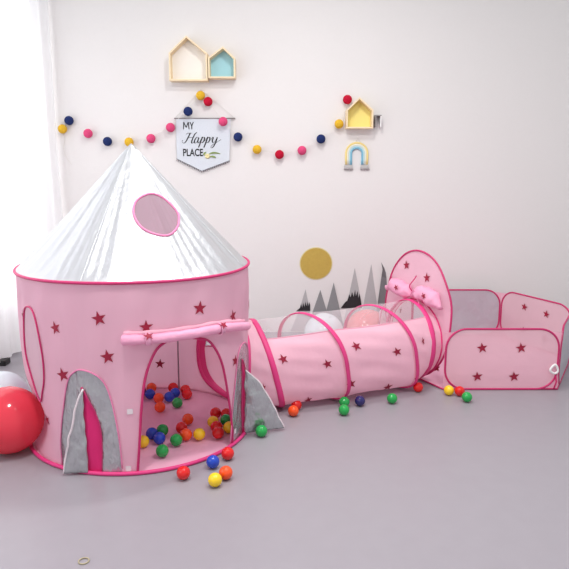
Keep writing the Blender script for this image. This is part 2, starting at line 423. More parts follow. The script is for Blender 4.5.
# fins: folded flaps of silver cloth standing off the wall at the poles
def sheet(name, rowsP, mat, thick=.004, n=10, label=None, parent=tent, edge=None):
    """rowsP: list of rows of 3-D points (same count); a smooth sheet with thickness"""
    rr = [spline(r, 4) for r in rowsP]
    cols = [spline([r[i] for r in rr], 4) for i in range(len(rr[0]))]
    nv_ = len(cols[0]); nu_ = len(cols); vs = [Vector(cols[i][j]) for j in range(nv_) for i in range(nu_)]
    vs = [v+Vector((0, 0, 0)) + Vector((noise.noise(v*22), noise.noise(v*22+Vector((5,5,5))), 0))*.006 for v in vs]
    fs = [(j*nu_+i, j*nu_+i+1, (j+1)*nu_+i+1, (j+1)*nu_+i) for j in range(nv_-1) for i in range(nu_-1)]
    g = G(); g.add(vs, fs); o = build(name, g, mat, parent)
    s = o.modifiers.new('solid', 'SOLIDIFY'); s.thickness = thick; s.offset = 0
    if label: o['label'] = label
    return o, vs, nu_, nv_
def fin(s, reach, drift, h=.36, bulge=.03, lab='', zt=.012):
    """reach: distance of the tip from the wall; drift: sideways shift of the tip (clockwise seen from above is negative)"""
    a = math.radians(s-1.5); er = Vector((math.cos(a), math.sin(a), 0)); et = Vector((-math.sin(a), math.cos(a), 0))
    rows = []
    for k in range(7):
        t = k/6; z = h*(1-t)+zt*t; b = Vector((TX, TY, z))+er*(wallR(z)+.012)
        out = reach*(t**.62); dr = drift*(t**.8)
        bl = bulge*math.sin(PI*min(1, t*.95+.05))
        e = b+er*out+et*dr
        m1 = b+er*(out*.35)+et*(dr*.35)+et*(-bl*.5); m2 = b+er*(out*.72)+et*(dr*.72)-et*bl*.4
        rows.append([tuple(b), tuple(m1), tuple(m2), tuple(e)])
    o, vs, nu_, nv_ = sheet('fin', rows, 'silver', .007, label=lab)
    g = G(); tube(g, [vs[j*nu_+nu_-1] for j in range(nv_)], .0042, 8); build('fin_binding', g, 'white_band', o)
fin(SE[0], .030, -.095, .370, .035, 'silver fin folded to the left beside the doorway')
fin(SE[1], .165, .100, .320, .02, 'grey silver fin sticking out towards the tunnel')

# ------------------------------------------------------------------ crawl tunnel
NT = 96
def ringpts(cx, cy, gdeg, sdeg, r, rv, lift=.006):
    g_ = math.radians(gdeg); s = math.radians(sdeg)
    u = Vector((math.cos(g_), -math.sin(g_), 0)); n = Vector((math.sin(g_), math.cos(g_), 0))
    v = -n*math.sin(s)+Vector((0, 0, math.cos(s))); c = Vector((cx, cy, rv*math.cos(s)+lift))
    return c, u, v, r, rv, n
HO = [ringpts(-.11, 3.19, 74, 14, .23, .23), ringpts(.149, 3.248, 44, 13, .243, .244), ringpts(.542, 3.424, 44, 14, .246, .248), ringpts(.742, 3.568, 66, 0, .233, .236)]
def hoop_pt(h, th, k=1.0):
    c, u, v, r, rv, n = h; cs, sn = math.cos(th), math.sin(th)
    if sn < 0 and c.x < .7:      # the hoops sit flattened on the floor
        q = (abs(cs)**3.8+abs(sn)**3.8)**(-1/3.8); cs *= q; sn *= q
    return c+u*(r*k*cs)+v*(rv*k*sn)
DC = Vector((.79, 3.62, 0)); DW = Vector((.5, -.866, 0)); DN = Vector((.866, .5, 0)); DZ = .386; DA = .285
HZ, HR = .245, .225
def disc_hole(th): return DC+DW*(HR*math.cos(th))+Vector((0, 0, HZ+HR*math.sin(th)))
def start_pt(th):  return TW(*open_pt(th), .006)
def ring_at(k, th):
    return start_pt(th) if k == 0 else (disc_hole(th) if k == 5 else hoop_pt(HO[k-1], th, .985))
def TU(t, th):
    """t from 0 (tent) through 1..4 (hoops) to 5 (disc)"""
    k = min(4, int(t)); f = t-k
    a = Vector(ring_at(k, th)); b = Vector(ring_at(k+1, th)); p = a.lerp(b, f)
    c = (Vector(ring_at(k, 0))+Vector(ring_at(k, PI))).lerp(Vector(ring_at(k+1, 0))+Vector(ring_at(k+1, PI)), f)/2
    sag = math.sin(PI*f)*(.03 if 0 < k < 3 else .02)
    d = (c-p); wr = .004*noise.noise((t*4, th*3, 0))+.0022*math.sin(th*17+t*5)*math.sin(PI*f)
    p = p+d*(sag+wr/.23)
    if p.z < .006: p.z = .006
    return p
TH0, TH1 = math.radians(47), math.radians(168)
tun = thing('crawl_tunnel', (.3, 3.33, 0), 'pink crawl tunnel with clear netting top and hot pink hoops', 'tunnel')
def tun_patch(t0, t1, a0, a1, nt_, na_):
    vs = [TU(t0+(t1-t0)*j/nt_, a0+(a1-a0)*i/na_) for j in range(nt_+1) for i in range(na_+1)]
    fs = [(j*(na_+1)+i, (j+1)*(na_+1)+i, (j+1)*(na_+1)+i+1, j*(na_+1)+i+1) for j in range(nt_) for i in range(na_)]
    return vs, fs
g = G()
WT0, WT1, WA0, WA1 = .12, .92, math.radians(100), math.radians(176)      # netting window on the wall side of the first stretch
g.add(*tun_patch(0, 1, WA1-2*PI, WA0, 10, 80)); g.add(*tun_patch(0, WT0, WA0, WA1, 2, 16)); g.add(*tun_patch(WT1, 1, WA0, WA1, 2, 16)); g.add(*tun_patch(1, 4, TH1-2*PI, TH0, 60, 80)); g.add(*tun_patch(4, 5, 0, 2*PI, 5, NT))
TS = []   # star prints (t, theta in degrees, size)
TSTARS = [(1.16,17,.028),(1.74,3,.028),(2.2,21,.028),(2.74,6,.028),(3.5,14,.027),(1.42,-46,.028),(2.62,-44,.028),(2.04,-28,.028),(3.03,-35,.028),(1.4,190,.03),(1.8,230,.03),(2.3,195,.03),(2.7,230,.03),(3.4,200,.03),(.5,-20,.03)]
for t, th, r in TSTARS:
    star_on(g, lambda u, v: TU(u, v), t, math.radians(th), r, 2.6, 1/.23, .2, off=.004, flip=1)
body = build('tunnel_side', g, ['pink_tunnel', 'star'], tun)
g = G(); g.add(*tun_patch(1, 4, TH0, TH1, 60, 50)); build('netting_top', g, 'white_net', tun)['label'] = 'see-through white netting over the top'
g = G(); g.add(*tun_patch(WT0, WT1, WA0, WA1, 10, 16)); nw = build('netting_window', g, 'white_net', tun)
g = G(); WP = [(WT0, WA0+(WA1-WA0)*k/12) for k in range(12)]+[(WT0+(WT1-WT0)*k/12, WA1) for k in range(12)]+[(WT1, WA1-(WA1-WA0)*k/12) for k in range(12)]+[(WT1-(WT1-WT0)*k/12, WA0) for k in range(12)]
tube(g, [TU(*p) for p in WP], .004, 6, True); build('window_piping', g, 'magenta', nw)
g = G(); vs = []; n9 = 80
for j in range(4):
    for i in range(n9):
        th = 2*PI*i/n9; p = TU(.11*j/3+.001, th); cc = (TU(.1, 0)+TU(.1, PI))/2; vs.append(p+(cc-p).normalized()*.004)
for v in vs: v.z = max(v.z, .008)
g.add(vs, [(j*n9+i, j*n9+(i+1) % n9, (j+1)*n9+(i+1) % n9, (j+1)*n9+i) for j in range(3) for i in range(n9)])
build('entry_band', g, 'magenta_band', tun)['label'] = 'wide hot pink band around the opening into the tent'
for th in (TH0, TH1):
    g = G(); tube(g, [TU(1+3*j/60, th) for j in range(61)], .0028, 6); build('seam_binding', g, 'pink_sheer', tun)
for h in HO:
    g = G(); tube(g, [hoop_pt(h, 2*PI*k/72, 1.0) for k in range(72)], .0042, 8, True, flat=(h[5], 3.9))
    for v in g.v: v.z = max(v.z, .0015)
    build('hoop', g, 'magenta_band', tun)

# ------------------------------------------------------------------ ball pit
HV = [Vector(p) for p in ((.90, 3.36, 0), (1.55, 3.36, 0), (1.875, 3.92, 0), (1.61, 4.51, 0), (.95, 4.51, 0), (.61, 3.90, 0))]
pit = thing('ball_pit', (1.23, 3.92, 0), 'six sided pink and grey fabric ball pit with tall oval entrance panel', 'ball pit')
PH = .357; PRr = .115
def rrect(w, h, r, n=10, z0=.006):
    P = []
    for cx, cz, a0 in ((w/2-r, z0+r, -90), (w/2-r, h-r, 0), (-w/2+r, h-r, 90), (-w/2+r, z0+r, 180)):
        for k in range(n+1):
            a = math.radians(a0+90*k/n); P.append((cx+r*math.cos(a), cz+r*math.sin(a)))
    return P
def pit_panel(A, B, mat, stars_=(), lab=None, gores=True):
    L = (B-A).length; d = (B-A)/L; nrm = Vector((d.y, -d.x, 0)); mid = (A+B)/2; w = L-.015
    def P(x, z): return mid+d*x+Vector((0, 0, z))+nrm*(.012*math.cos(PI*x/L)*math.sin(PI*z/PH)+.003*noise.noise((x*9, z*9, A.x)))
    out = rrect(w, PH, PRr)
    g = G(); K = 10; n_ = len(out); vs = [P(0, PH/2)]
    for j in range(1, K+1):
        for x, z in out: vs.append(P(x*j/K, PH/2+(z-PH/2)*j/K))
    fs = [(0, 1+i, 1+(i+1) % n_) for i in range(n_)]
    for j in range(K-1):
        for i in range(n_): fs.append((1+j*n_+i, 1+(j+1)*n_+i, 1+(j+1)*n_+(i+1) % n_, 1+j*n_+(i+1) % n_))
    g.add(vs, fs)
    for x, z, r in stars_:
        star_on(g, P, x, z, r, 1, 1, .15, off=.004, flip=1)
        star_on(g, P, x, z, r, 1, 1, .15, off=.004, flip=-1)
    o = build('side_panel', g, [mat, 'star'], pit)
    if lab: o['label'] = lab
    g = G(); tube(g, [P(x, z) for x, z in out], .0058, 8, True); build('panel_piping', g, 'magenta', o)
    if gores:
        for s in (1, -1):
            g = G(); vs = []; m = 12
            arcs = [(w/2-PRr+PRr*math.sin(k*PI/2/m), .006+PRr-PRr*math.cos(k*PI/2/m)) for k in range(m+1)]
            arcs += [(w/2-PRr+PRr*math.cos(k*PI/2/m), PH-PRr+PRr*math.sin(k*PI/2/m)) for k in range(m+1)]
            for i, (x, z) in enumerate(arcs):
                ph = 0 if i <= m else math.sin((i-m-1)*PI/2/m)
                zo = z if i <= m else (PH-PRr)+(PRr-.022)*ph
                if i > m: z2 = z
                vs.append(P(s*x, z)); vs.append(P(s*(x+L/2)/2, (z+zo)/2-.004*ph)); vs.append(P(s*L/2, zo))
            n3 = len(arcs)
            fs = []
            for i in range(n3-1):
                for q in (0, 1): fs.append((3*i+q, 3*i+q+1, 3*i+q+4, 3*i+q+3))
            g.add(vs, fs); build('corner_gore', g, 'pink_sheer', pit)
    return P
pit_panel(HV[0], HV[1], 'pink_net', [(-.118, .250, .032), (.100, .250, .032), (-.135, .082, .032), (.072, .082, .032)], 'front panel of pink netting with four crimson stars')
pit_panel(HV[1], HV[2], 'silver_dull', lab='plain grey panel at the right')
pit_panel(HV[2], HV[3], 'pink_net', [(.10, .272, .03), (-.10, .262, .03), (.1, .1, .03), (-.1, .09, .03)], 'back pink panel with crimson stars')
pit_panel(HV[3], HV[4], 'silver_dull', lab='plain grey panel at the back by the wall')
pit_panel(HV[4], HV[5], 'pink_net', [(.1, .25, .03), (-.1, .25, .03)])
g = G(); g.add([(*p.xy, .004) for p in HV], [(0, 1, 2, 3, 4, 5)]); build('pit_floor', g, 'mat_pink', pit, smooth=False)
g = G(); tube(g, [(p.x, p.y, .006) for p in HV], .005, 6, True); build('base_piping', g, 'magenta', pit)
# joining gores between the oval panel and its neighbours
# entrance disc
def DP(s, z, off=0):
    return DC+DW*s+Vector((0, 0, z))+DN*(off+.010*noise.noise((s*6, z*6, 3)))
g = G(); vs = []; KK = 10; NN = 72
for j in range(KK+1):
    for i in range(NN):
        th = 2*PI*i/NN
        a = (HR*math.cos(th), HZ+HR*math.sin(th)); b = (DA*math.cos(th)*(1-.06*math.sin(th)*0), DZ+(DZ-.008)*math.sin(th))
        t = j/KK; p = DP(a[0]+(b[0]-a[0])*t, a[1]+(b[1]-a[1])*t, 0)
        if j == 0: p = disc_hole(th)
        vs.append(p)
fs = [(j*NN+i, j*NN+(i+1) % NN, (j+1)*NN+(i+1) % NN, (j+1)*NN+i) for j in range(KK) for i in range(NN)]
g.add(vs, fs)
for s, z, r in ((-.10, .665, .030), (.085, .615, .030), (.19, .10, .026), (-.19, .52, .028)):
    star_on(g, lambda u, v: DP(u, v), s, z, r, 1, 1, .2, off=-.004, flip=1)
    star_on(g, lambda u, v: DP(u, v), s, z, r, 1, 1, .2, off=.004, flip=1)
disc = build('entrance_panel', g, ['pink_sheer', 'star'], pit); disc['label'] = 'tall oval pink panel with round tunnel entrance'
g = G(); tube(g, [DP(DA*math.cos(2*PI*k/80), DZ+(DZ-.008)*math.sin(2*PI*k/80)) for k in range(80)], .006, 8, True); build('panel_piping', g, 'magenta', disc)
g = G(); tube(g, [disc_hole(2*PI*k/60)-DN*.004 for k in range(60)], .006, 8, True); build('hole_piping', g, 'magenta_band', disc)
# rolled entrance cover tied above the hole
path = spline([(-.235, .520), (-.17, .545), (-.09, .528), (-.02, .515), (.0, .513), (.05, .530), (.12, .535), (.19, .505), (.235, .480)], 6)
pts = []; rs = []
for i, (s, z) in enumerate(path):
    r = .046*(1-.72*math.exp(-((s-.0)/.035)**2))*(1 if abs(s) < .17 else max(.3, 1-(abs(s)-.17)/.075))
    pts.append(DC+DW*s+Vector((0, 0, z-.012))-DN*(.032)); rs.append(r)
g = G(); tube(g, pts, rs, 14)
for i, v in enumerate(g.v): g.v[i] = v+Vector((noise.noise(v*26), noise.noise(v*26+Vector((3,1,4))), noise.noise(v*30+Vector((7,0,2)))))*.012
def RP(u, v): return DC+DW*u+Vector((0, 0, v))-DN*.080
for s, z, r in ((-.10, .535, .022), (.14, .525, .022)): star_on(g, RP, s, z, r, 1, 1, .5, off=0, flip=1)
cov = build('entrance_cover', g, ['pink_roll', 'star'], pit); cov['label'] = 'bunched up pink cover tied above the entrance'
for off in (-.062, ):
    g = G(); tube(g, [DC+DW*(.002+.006*math.sin(k))+Vector((0, 0, .615-.115*k/9))-DN*(.014+.045*math.sin(PI*k/9)) for k in range(10)], .0035, 6); build('tie', g, 'magenta', pit)
g = G(); tube(g, [DC+DW*(.02+.18*t)+Vector((0, 0, .50+.045*math.sin(t*9)-.03*t))-DN*(.075-.02*t) for t in [k/20 for k in range(21)]], .0028, 6); build('tie', g, 'rose_piping', pit)
g = G(); tube(g, [DC+DW*(-.20-.03*t)+Vector((0, 0, .53+.07*t))-DN*(.03-.02*t) for t in (0, .3, .6, 1)], .003, 6); build('tie', g, 'magenta', pit)
# white triangular buckle on the front right corner
bc = HV[1]+Vector((-.035, -.012, .125))
g = G(); tube(g, [bc+Vector((x, -.004, z)) for x, z in spline([(-.020, -.002), (.006, .030), (.024, -.006), (.006, -.022)], 4, True)], .0068, 8, True)
build('buckle', g, 'white', pit)['label'] = 'white triangular buckle at the front right corner'
g = G(); tube(g, [bc+Vector((.012, 0, -.02)), HV[1]+Vector((-.01, -.006, .05)), HV[1]+Vector((-.02, -.004, .010))], .0045, 6); build('strap', g, 'magenta_cloth', pit)

# ------------------------------------------------------------------ plastic balls
BR = .0278
def ball_mesh(col):
    bm = bmesh.new(); bmesh.ops.create_uvsphere(bm, u_segments=28, v_segments=18, radius=BR)
    for v in bm.verts:      # moulding ridge around the middle
        if abs(v.co.z) < BR*.03: v.co *= 1.012
    me = bpy.data.meshes.new('plastic_ball_'+col); bm.to_mesh(me); bm.free()
    for p in me.polygons: p.use_smooth = True
    me.materials.append(M['ball_'+col]); return me
BM_ = {}
S1 = 'plastic balls scattered on the grey floor'; S2 = 'plastic balls inside the tent'
BALLS = [
 ('green', -.108, 2.731, 0, 'green plastic ball on the floor beside the silver fin right of the tent'),
 ('red', .062, 3.055, 0, 'deep red plastic ball against the tunnel bottom, just behind the orange-red ball'),
 ('orange', .045, 2.976, 0, 'orange-red plastic ball on the floor in front of the tunnel end near the tent'),
 ('green', .315, 3.10, 0, 'green plastic ball against the tunnel, the rear one of the green pair'),
 ('green', .303, 2.99, 0, 'green plastic ball in front of the tunnel, the front one of the green pair'),
 ('navy', .399, 3.115, 0, 'dark navy plastic ball on the floor right of the green pair by the tunnel'),
 ('green', .576, 3.151, 0, 'lone green plastic ball on the floor before the right half of the tunnel'),
 ('red', .752, 3.325, 0, 'red plastic ball beside the last tunnel hoop before the ball pit'),
 ('yellow', .912, 3.275, 0, 'yellow plastic ball on the floor at the near corner of the ball pit'),
 ('red', .968, 3.262, 0, 'red plastic ball squeezed between yellow and green balls before the ball pit'),
 ('green', .982, 3.172, 0, 'green plastic ball in front of the ball pit, nearest of its three'),
 ('red', -.408, 2.322, 0, 'red plastic ball lying on the tent doorway edge, leftmost of the doorway balls'),
 ('blue', -.3, 2.419, 0, 'blue plastic ball lying on the tent doorway edge between two red balls'),
 ('red', -.245, 2.496, 0, 'red plastic ball at the right foot of the tent doorway'),
 ('orange', -.237, 2.323, 0, 'orange plastic ball on the floor outside the doorway beside the yellow one'),
 ('yellow', -.274, 2.265, 0, 'yellow plastic ball on the floor outside the doorway, nearest to the viewer'),
 ('orange', -.742, 3.298, 1, 'orange-red plastic ball at the back left inside the tent above the blue one'),
 ('navy', -.785, 3.234, 1, 'dark navy plastic ball half hidden by the left doorway edge inside the tent'),
 ('blue', -.729, 3.198, 1, 'blue plastic ball at the back left inside the tent beside the dark navy one'),
 ('orange', -.669, 3.137, 1, 'orange plastic ball inside the tent, the rear of two orange in a line'),
 ('orange', -.638, 3.01, 1, 'orange plastic ball inside the tent, the front of two orange in a line'),
 ('red', -.622, 3.300, 1, 'red plastic ball farthest back in the tent at the foot of the pole'),
 ('blue', -.596, 3.215, 1, 'blue plastic ball inside the tent touching the red ball by the pole'),
 ('blue', -.618, 3.155, 1, 'blue plastic ball inside the tent directly behind the rear green ball'),
 ('green', -.559, 3.069, 1, 'green plastic ball in the middle back of the tent before the two blue ones'),
 ('red', -.548, 3.266, 1, 'red plastic ball inside the tent, rear of the red pair right of the pole'),
 ('red', -.528, 3.195, 1, 'red plastic ball inside the tent, front of the red pair right of the pole'),
 ('orange', -.471, 2.853, 1, 'orange plastic ball in the middle of the tent, topmost of its column of three'),
 ('red', -.485, 2.751, 1, 'red plastic ball in the middle of the tent between two orange ones'),
 ('orange', -.452, 2.675, 1, 'orange-red plastic ball in the middle of the tent touching the yellow one'),
 ('yellow', -.392, 2.68, 1, 'yellow plastic ball in the middle of the tent right of an orange-red one'),
 ('green', -.487, 2.616, 1, 'green plastic ball in the middle of the tent left of the orange-red one'),
 ('green', -.572, 2.722, 1, 'green plastic ball inside the tent behind the blue pair at the left'),
 ('blue', -.609, 2.688, 1, 'blue plastic ball inside the tent, left one of the front blue pair'),
 ('blue', -.567, 2.636, 1, 'blue plastic ball inside the tent, right one of the front blue pair'),
 ('green', -.529, 2.507, 1, 'green plastic ball inside the tent nearest the doorway edge'),
 ('yellow', -.633, 2.60, 1, 'yellow plastic ball inside the tent by the left doorway edge'),
 ('red', -.344, 2.932, 1, 'red plastic ball at the back of the cluster by the right doorway edge'),
 ('red', -.290, 2.921, 1, 'red plastic ball half hidden by the right doorway edge, rear of the cluster'),
 ('yellow', -.345, 2.821, 1, 'yellow plastic ball on the left of the cluster by the right doorway edge'),
 ('green', -.285, 2.845, 1, 'green plastic ball in the cluster by the right doorway edge'),
 ('red', -.322, 2.762, 1, 'red plastic ball in the cluster, directly in front of its left yellow ball'),
 ('red', -.307, 2.694, 1, 'red plastic ball nearest in the cluster by the right doorway edge'),
 ('yellow', -.262, 2.755, 1, 'yellow plastic ball half hidden by the right doorway edge'),
]
XY = [[b[1], b[2]] for b in BALLS]
for it in range(60):
    for i in range(len(XY)):
        for j in range(i+1, len(XY)):
            dx = XY[j][0]-XY[i][0]; dy = XY[j][1]-XY[i][1]; d = math.hypot(dx, dy); m = 2*BR+.001
            if d < m:
                k = (m-d)/2/max(d, 1e-6); XY[i][0] -= dx*k; XY[i][1] -= dy*k; XY[j][0] += dx*k; XY[j][1] += dy*k
for i, b in enumerate(BALLS):
    if b[0] not in BM_: BM_[b[0]] = ball_mesh(b[0])
    o = bpy.data.objects.new('plastic_ball', BM_[b[0]]); C.objects.link(o)
    r = math.hypot(XY[i][0]-TX, XY[i][1]-TY)
    z = BR+.001
    if b[3]: z += .007
    elif r < .535: z += .012
    o.location = (XY[i][0], XY[i][1], z)
    o.rotation_euler = (random.uniform(0, 3), random.uniform(0, 3), 0)
    tag(o, b[4], 'ball', S2 if b[3] else S1)

# ------------------------------------------------------------------ balloons
def balloon(x, y, r, mat, label, tilt=(0, 0)):
    b = thing('balloon', (x, y, 0), label, 'balloon', 'party balloons on the floor')
    g = G(); n, m = 40, 28; vs = []
    rot = Matrix.Rotation(tilt[0], 3, 'X') @ Matrix.Rotation(tilt[1], 3, 'Y')
    for j in range(m+1):
        t = PI*j/m; rr = r*math.sin(t)*(1-.07*math.sin(t/2)**6); zz = r*1.0*math.cos(t)*(1.0 if t < PI/2 else 1.09)
        for i in range(n): vs.append(rot @ Vector((rr*math.cos(2*PI*i/n), rr*math.sin(2*PI*i/n), zz)))
    c = Vector((x, y, -min(v.z for v in vs)+.001))
    fs = [(j*n+i, (j+1)*n+i, (j+1)*n+(i+1) % n, j*n+(i+1) % n) for j in range(m) for i in range(n)]
    g.add([c+v for v in vs], fs); build('balloon_body', g, mat, b)
    g = G(); k0_ = rot @ Vector((0, 0, -r*1.09)); dd = k0_.normalized()
    tube(g, [c+k0_-dd*.004, c+k0_+dd*.006, c+k0_+dd*.010, c+k0_+dd*.018], [.009, .004, .006, .011], 10)
    build('knot', g, mat, b)
balloon(-1.215, 2.58, .147, 'balloon_red', 'large shiny red balloon on the floor at the left edge', (2.0, .9))
balloon(-1.375, 2.85, .138, 'balloon_white', 'pale blue-white balloon half hidden behind the large red balloon', (1.2, 2.2))
balloon(.565, 4.10, .150, 'balloon_pink', 'coral pink balloon seen through the netting behind the tunnel', (1.3, 2.4))
balloon(.27, 4.12, .135, 'balloon_white', 'pale bluish balloon seen through the netting left of the coral one', (1.6, 2.6))

# ------------------------------------------------------------------ house shelves
def house(X0, X1, z0, ze, zp, xp, depth, backm, label, tk=.011, yb=WY, cat='shelf'):
    root = thing('house_shelf', ((X0+X1)/2, yb, z0), label, cat, 'wooden house shaped wall shelves')
    out = [(X0, z0), (X1, z0), (X1, ze), (xp, zp), (X0, ze)]
    n_ = len(out); ins = []
    for i in range(n_):
        p0 = Vector(out[i-1]); p1 = Vector(out[i]); p2 = Vector(out[(i+1) % n_])
        a = (p1-p0).normalized(); b = (p2-p1).normalized(); na = Vector((-a.y, a.x)); nb = Vector((-b.y, b.x))
        bis = (na+nb).normalized(); ins.append(p1+bis*tk/bis.dot(na))
    names = ['bottom_board', 'side_board', 'roof_board', 'roof_board', 'side_board']
    yf = yb-depth; yk = yb-.001
    for i in range(n_):
        j = (i+1) % n_; q = [out[i], out[j], tuple(ins[j]), tuple(ins[i])]
        vs = [(x, yf, z) for x, z in q]+[(x, yk, z) for x, z in q]
        g = G(); g.add(vs, [(0,1,2,3),(7,6,5,4),(0,4,5,1),(1,5,6,2),(2,6,7,3),(3,7,4,0)])
        o = build(names[i], g, 'pine', root, smooth=False)
        bv = o.modifiers.new('bevel', 'BEVEL'); bv.width = .0012; bv.segments = 2
    g = G(); q = [tuple(p) for p in ins]
    vs = [(x, yk-.008, z) for x, z in q]+[(x, yk, z) for x, z in q]
    g.add(vs, [(0,1,2,3,4),(9,8,7,6,5)]+[(i, i+5, (i+1) % 5+5, (i+1) % 5) for i in range(5)])
    build('back_panel', g, backm, root, smooth=False)
house(-.810, -.541, 1.848, 2.035, 2.150, -.684, .09, 'back_white', 'larger wooden house shelf with an open white back')
house(-.536, -.346, 1.866, 2.003, 2.078, -.430, .09, 'back_blue', 'smaller wooden house shelf with a light blue back')
house(.440, .632, 1.522, 1.650, 1.738, .531, .09, 'back_yellow', 'yellow backed wooden house shelf above the rainbow')
# small bracket right of the yellow shelf
g = G(); box(g, (.650, WY-.06, 1.535), (.658, WY, 1.618)); box(g, (.658, WY-.06, 1.610), (.694, WY, 1.618)); box(g, (.686, WY-.06, 1.535), (.694, WY, 1.610), 1)
tag(build('wall_bracket', g, ['grey_metal', 'white'], smooth=False, origin=(.672, WY, 1.535)), 'small grey and white bracket on the wall right of the yellow house shelf', 'bracket')

# ------------------------------------------------------------------ rainbow hanging
rb = thing('rainbow_hanging', (.528, WY, 1.23), 'small yarn rainbow with pastel arcs hanging below the yellow shelf', 'wall hanging')
for k, (mt, rr) in enumerate((('yarn_y', .078), ('yarn_c', .065), ('yarn_lb', .053), ('yarn_b', .041))):
    P = []
    xc = .528; zc = 1.350
    for i in range(25):
        a = PI*i/24; P.append((xc+rr*math.cos(a), WY-.010, zc+(rr*.95)*math.sin(a)))
    P = [(xc+rr*.97, WY-.010, 1.268)]+[(xc+rr, WY-.010, 1.31)]+P+[(xc-rr, WY-.010, 1.31), (xc-rr*.97, WY-.010, 1.268)]
    g = G(); tube(g, P, .0075, 8); build('yarn_arc', g, mt, rb)
for sx_ in (-1, 1):
    g = G()
    for i in range(16):
        x = .528+sx_*.060+(i-7.5)*.0038; zz = 1.268+.004*math.sin(i*2)
        tube(g, [(x, WY-.012, zz), (x+.003*math.sin(i), WY-.014, zz-.022), (x+.005*math.sin(i*3), WY-.012, zz-.036-.006*math.sin(i*1.9))], .0034, 5)
    build('tassel', g, 'yarn_g', rb)['label'] = 'grey yarn tassel'
g = G(); tube(g, [(.523, WY-.006, 1.435), (.536, WY-.003, 1.470), (.549, WY-.006, 1.432)], .0014, 5); build('hanging_loop', g, 'string', rb)

# ------------------------------------------------------------------ banner
bn = thing('wall_banner', (-.59, WY, 1.22), 'grey felt pennant banner with black lettering on a thin rod', 'banner')
yb = WY-.016
out = [(-.785, 1.594), (-.787, 1.310), (-.607, 1.222), (-.404, 1.297), (-.389, 1.594)]
g = G(); vs = [(x, yb, z) for x, z in out]+[(x, yb+.003, z) for x, z in out]
g.add(vs, [(0,1,2,3,4),(9,8,7,6,5)]+[(i, (i+5), (i+1) % 5+5, (i+1) % 5) for i in range(5)])
build('cloth', g, 'banner', bn, smooth=False)
g = G(); tube(g, [(-.797, yb, 1.597), (-.356, yb, 1.597)], .0042, 8); build('rod', g, 'grey_metal', bn)
g = G(); tube(g, [(-.790, yb, 1.600), (-.602, yb+.012, 1.800)], .0013, 5); tube(g, [(-.602, yb+.012, 1.800), (-.362, yb, 1.600)], .0013, 5); build('hanging_string', g, 'string', bn)
g = G()
def fr(a, b, n):
    for i in range(n+1):
        t = i/n; x = a[0]+(b[0]-a[0])*t; z = a[1]+(b[1]-a[1])*t
        tube(g, [(x, yb-.001, z+.003), (x, yb-.002, z-.011-.002*math.sin(i*2.1))], .0026, 5)
    tube(g, [(a[0], yb, a[1]), (b[0], yb, b[1])], .0022, 5)
fr((-.787, 1.310), (-.607, 1.222), 14); fr((-.607, 1.222), (-.404, 1.297), 15)
build('fringe', g, 'fringe', bn)
def text_part(body, x, z, h, xs, name, bold=.0):
    cu = bpy.data.curves.new(name, 'FONT'); cu.body = body; cu.size = 1; cu.offset = bold; cu.extrude = .01
    to = bpy.data.objects.new(name+'_tmp', cu); C.objects.link(to)
    dg = bpy.context.evaluated_depsgraph_get(); me = bpy.data.meshes.new_from_object(to.evaluated_get(dg))
    C.objects.unlink(to); bpy.data.objects.remove(to)
    xsn = [v.co.x for v in me.vertices]; ysn = [v.co.y for v in me.vertices]
    x0, x1, y0, y1 = min(xsn), max(xsn), min(ysn), max(ysn); W_ = xs; s = h/(y1-y0)
    vs = [Vector((x+(v.co.x-x0)/(x1-x0)*W_, yb-.0012-v.co.z*.05, z+(v.co.y-y0)*s)) for v in me.vertices]
    g = G(); g.add(vs, [tuple(p.vertices) for p in me.polygons])
    o = build(name, g, 'ink', bn, smooth=False); bpy.data.meshes.remove(me); return o
text_part('PLACE', -.740, 1.329, .054, .146, 'lettering', .022)
def bm_(x, y): return (-.747+(x-140)*.001156, 1.599-(y-120)*.00114)
g = G()
def stroke(P, w0=2.4, w1=8):
    P = spline(P, 6); pts = [Vector((bm_(x, y)[0], yb-.002, bm_(x, y)[1])) for x, y in P]; rs = []
    for i in range(len(P)):
        a = P[max(0, i-1)]; b = P[min(len(P)-1, i+1)]; dy = b[1]-a[1]; L_ = math.hypot(b[0]-a[0], dy)+1e-6
        k = max(0, dy/L_); rs.append((w0+(w1-w0)*k**2)*.00115/2)
    tube(g, pts, rs, 6, flat=((0, 1, 0), .35))
stroke([(205,214),(196,212),(190,222),(180,240),(168,262),(156,274),(146,272),(142,262),(148,256)])
stroke([(168,222),(176,214),(192,213)])
stroke([(236,208),(224,218),(213,238),(203,262),(202,274),(210,274),(218,264)])
stroke([(172,247),(190,240),(212,240)])
stroke([(246,242),(236,238),(225,250),(219,266),(224,275),(234,268),(243,250),(248,240),(241,262),(243,274),(252,268)])
stroke([(252,268),(264,246),(270,236),(262,258),(252,284),(244,302)])
stroke([(262,258),(274,240),(283,240),(281,256),(270,272),(262,270)])
stroke([(283,262),(296,246),(304,236),(296,258),(286,284),(278,302)])
stroke([(296,258),(308,240),(317,240),(315,256),(304,272),(296,270)])
stroke([(322,258),(332,240),(338,240),(332,262),(338,273),(350,262),(362,240)])
stroke([(364,238),(356,262),(344,288),(330,304),(322,300),(330,288),(352,274),(388,252)])
for P in ([(153,189),(155,144)], [(155,144),(170,178)], [(170,178),(184,144)], [(184,144),(188,189)], [(194,144),(205,168)], [(216,144),(205,168)], [(205,168),(205,189)]): stroke(P, 5.5, 5.5)
build('lettering', g, 'ink', bn)
fl = G()
for k in range(7):
    a = 2*PI*k/7; cx, cz = bm_(300, 356)
    P = [(cx+.003*math.cos(a), yb-.004, cz+.003*math.sin(a)), (cx+.010*math.cos(a), yb-.007, cz+.010*math.sin(a)), (cx+.021*math.cos(a), yb-.004, cz+.019*math.sin(a))]
    tube(fl, P, [.004, .009, .003], 8)
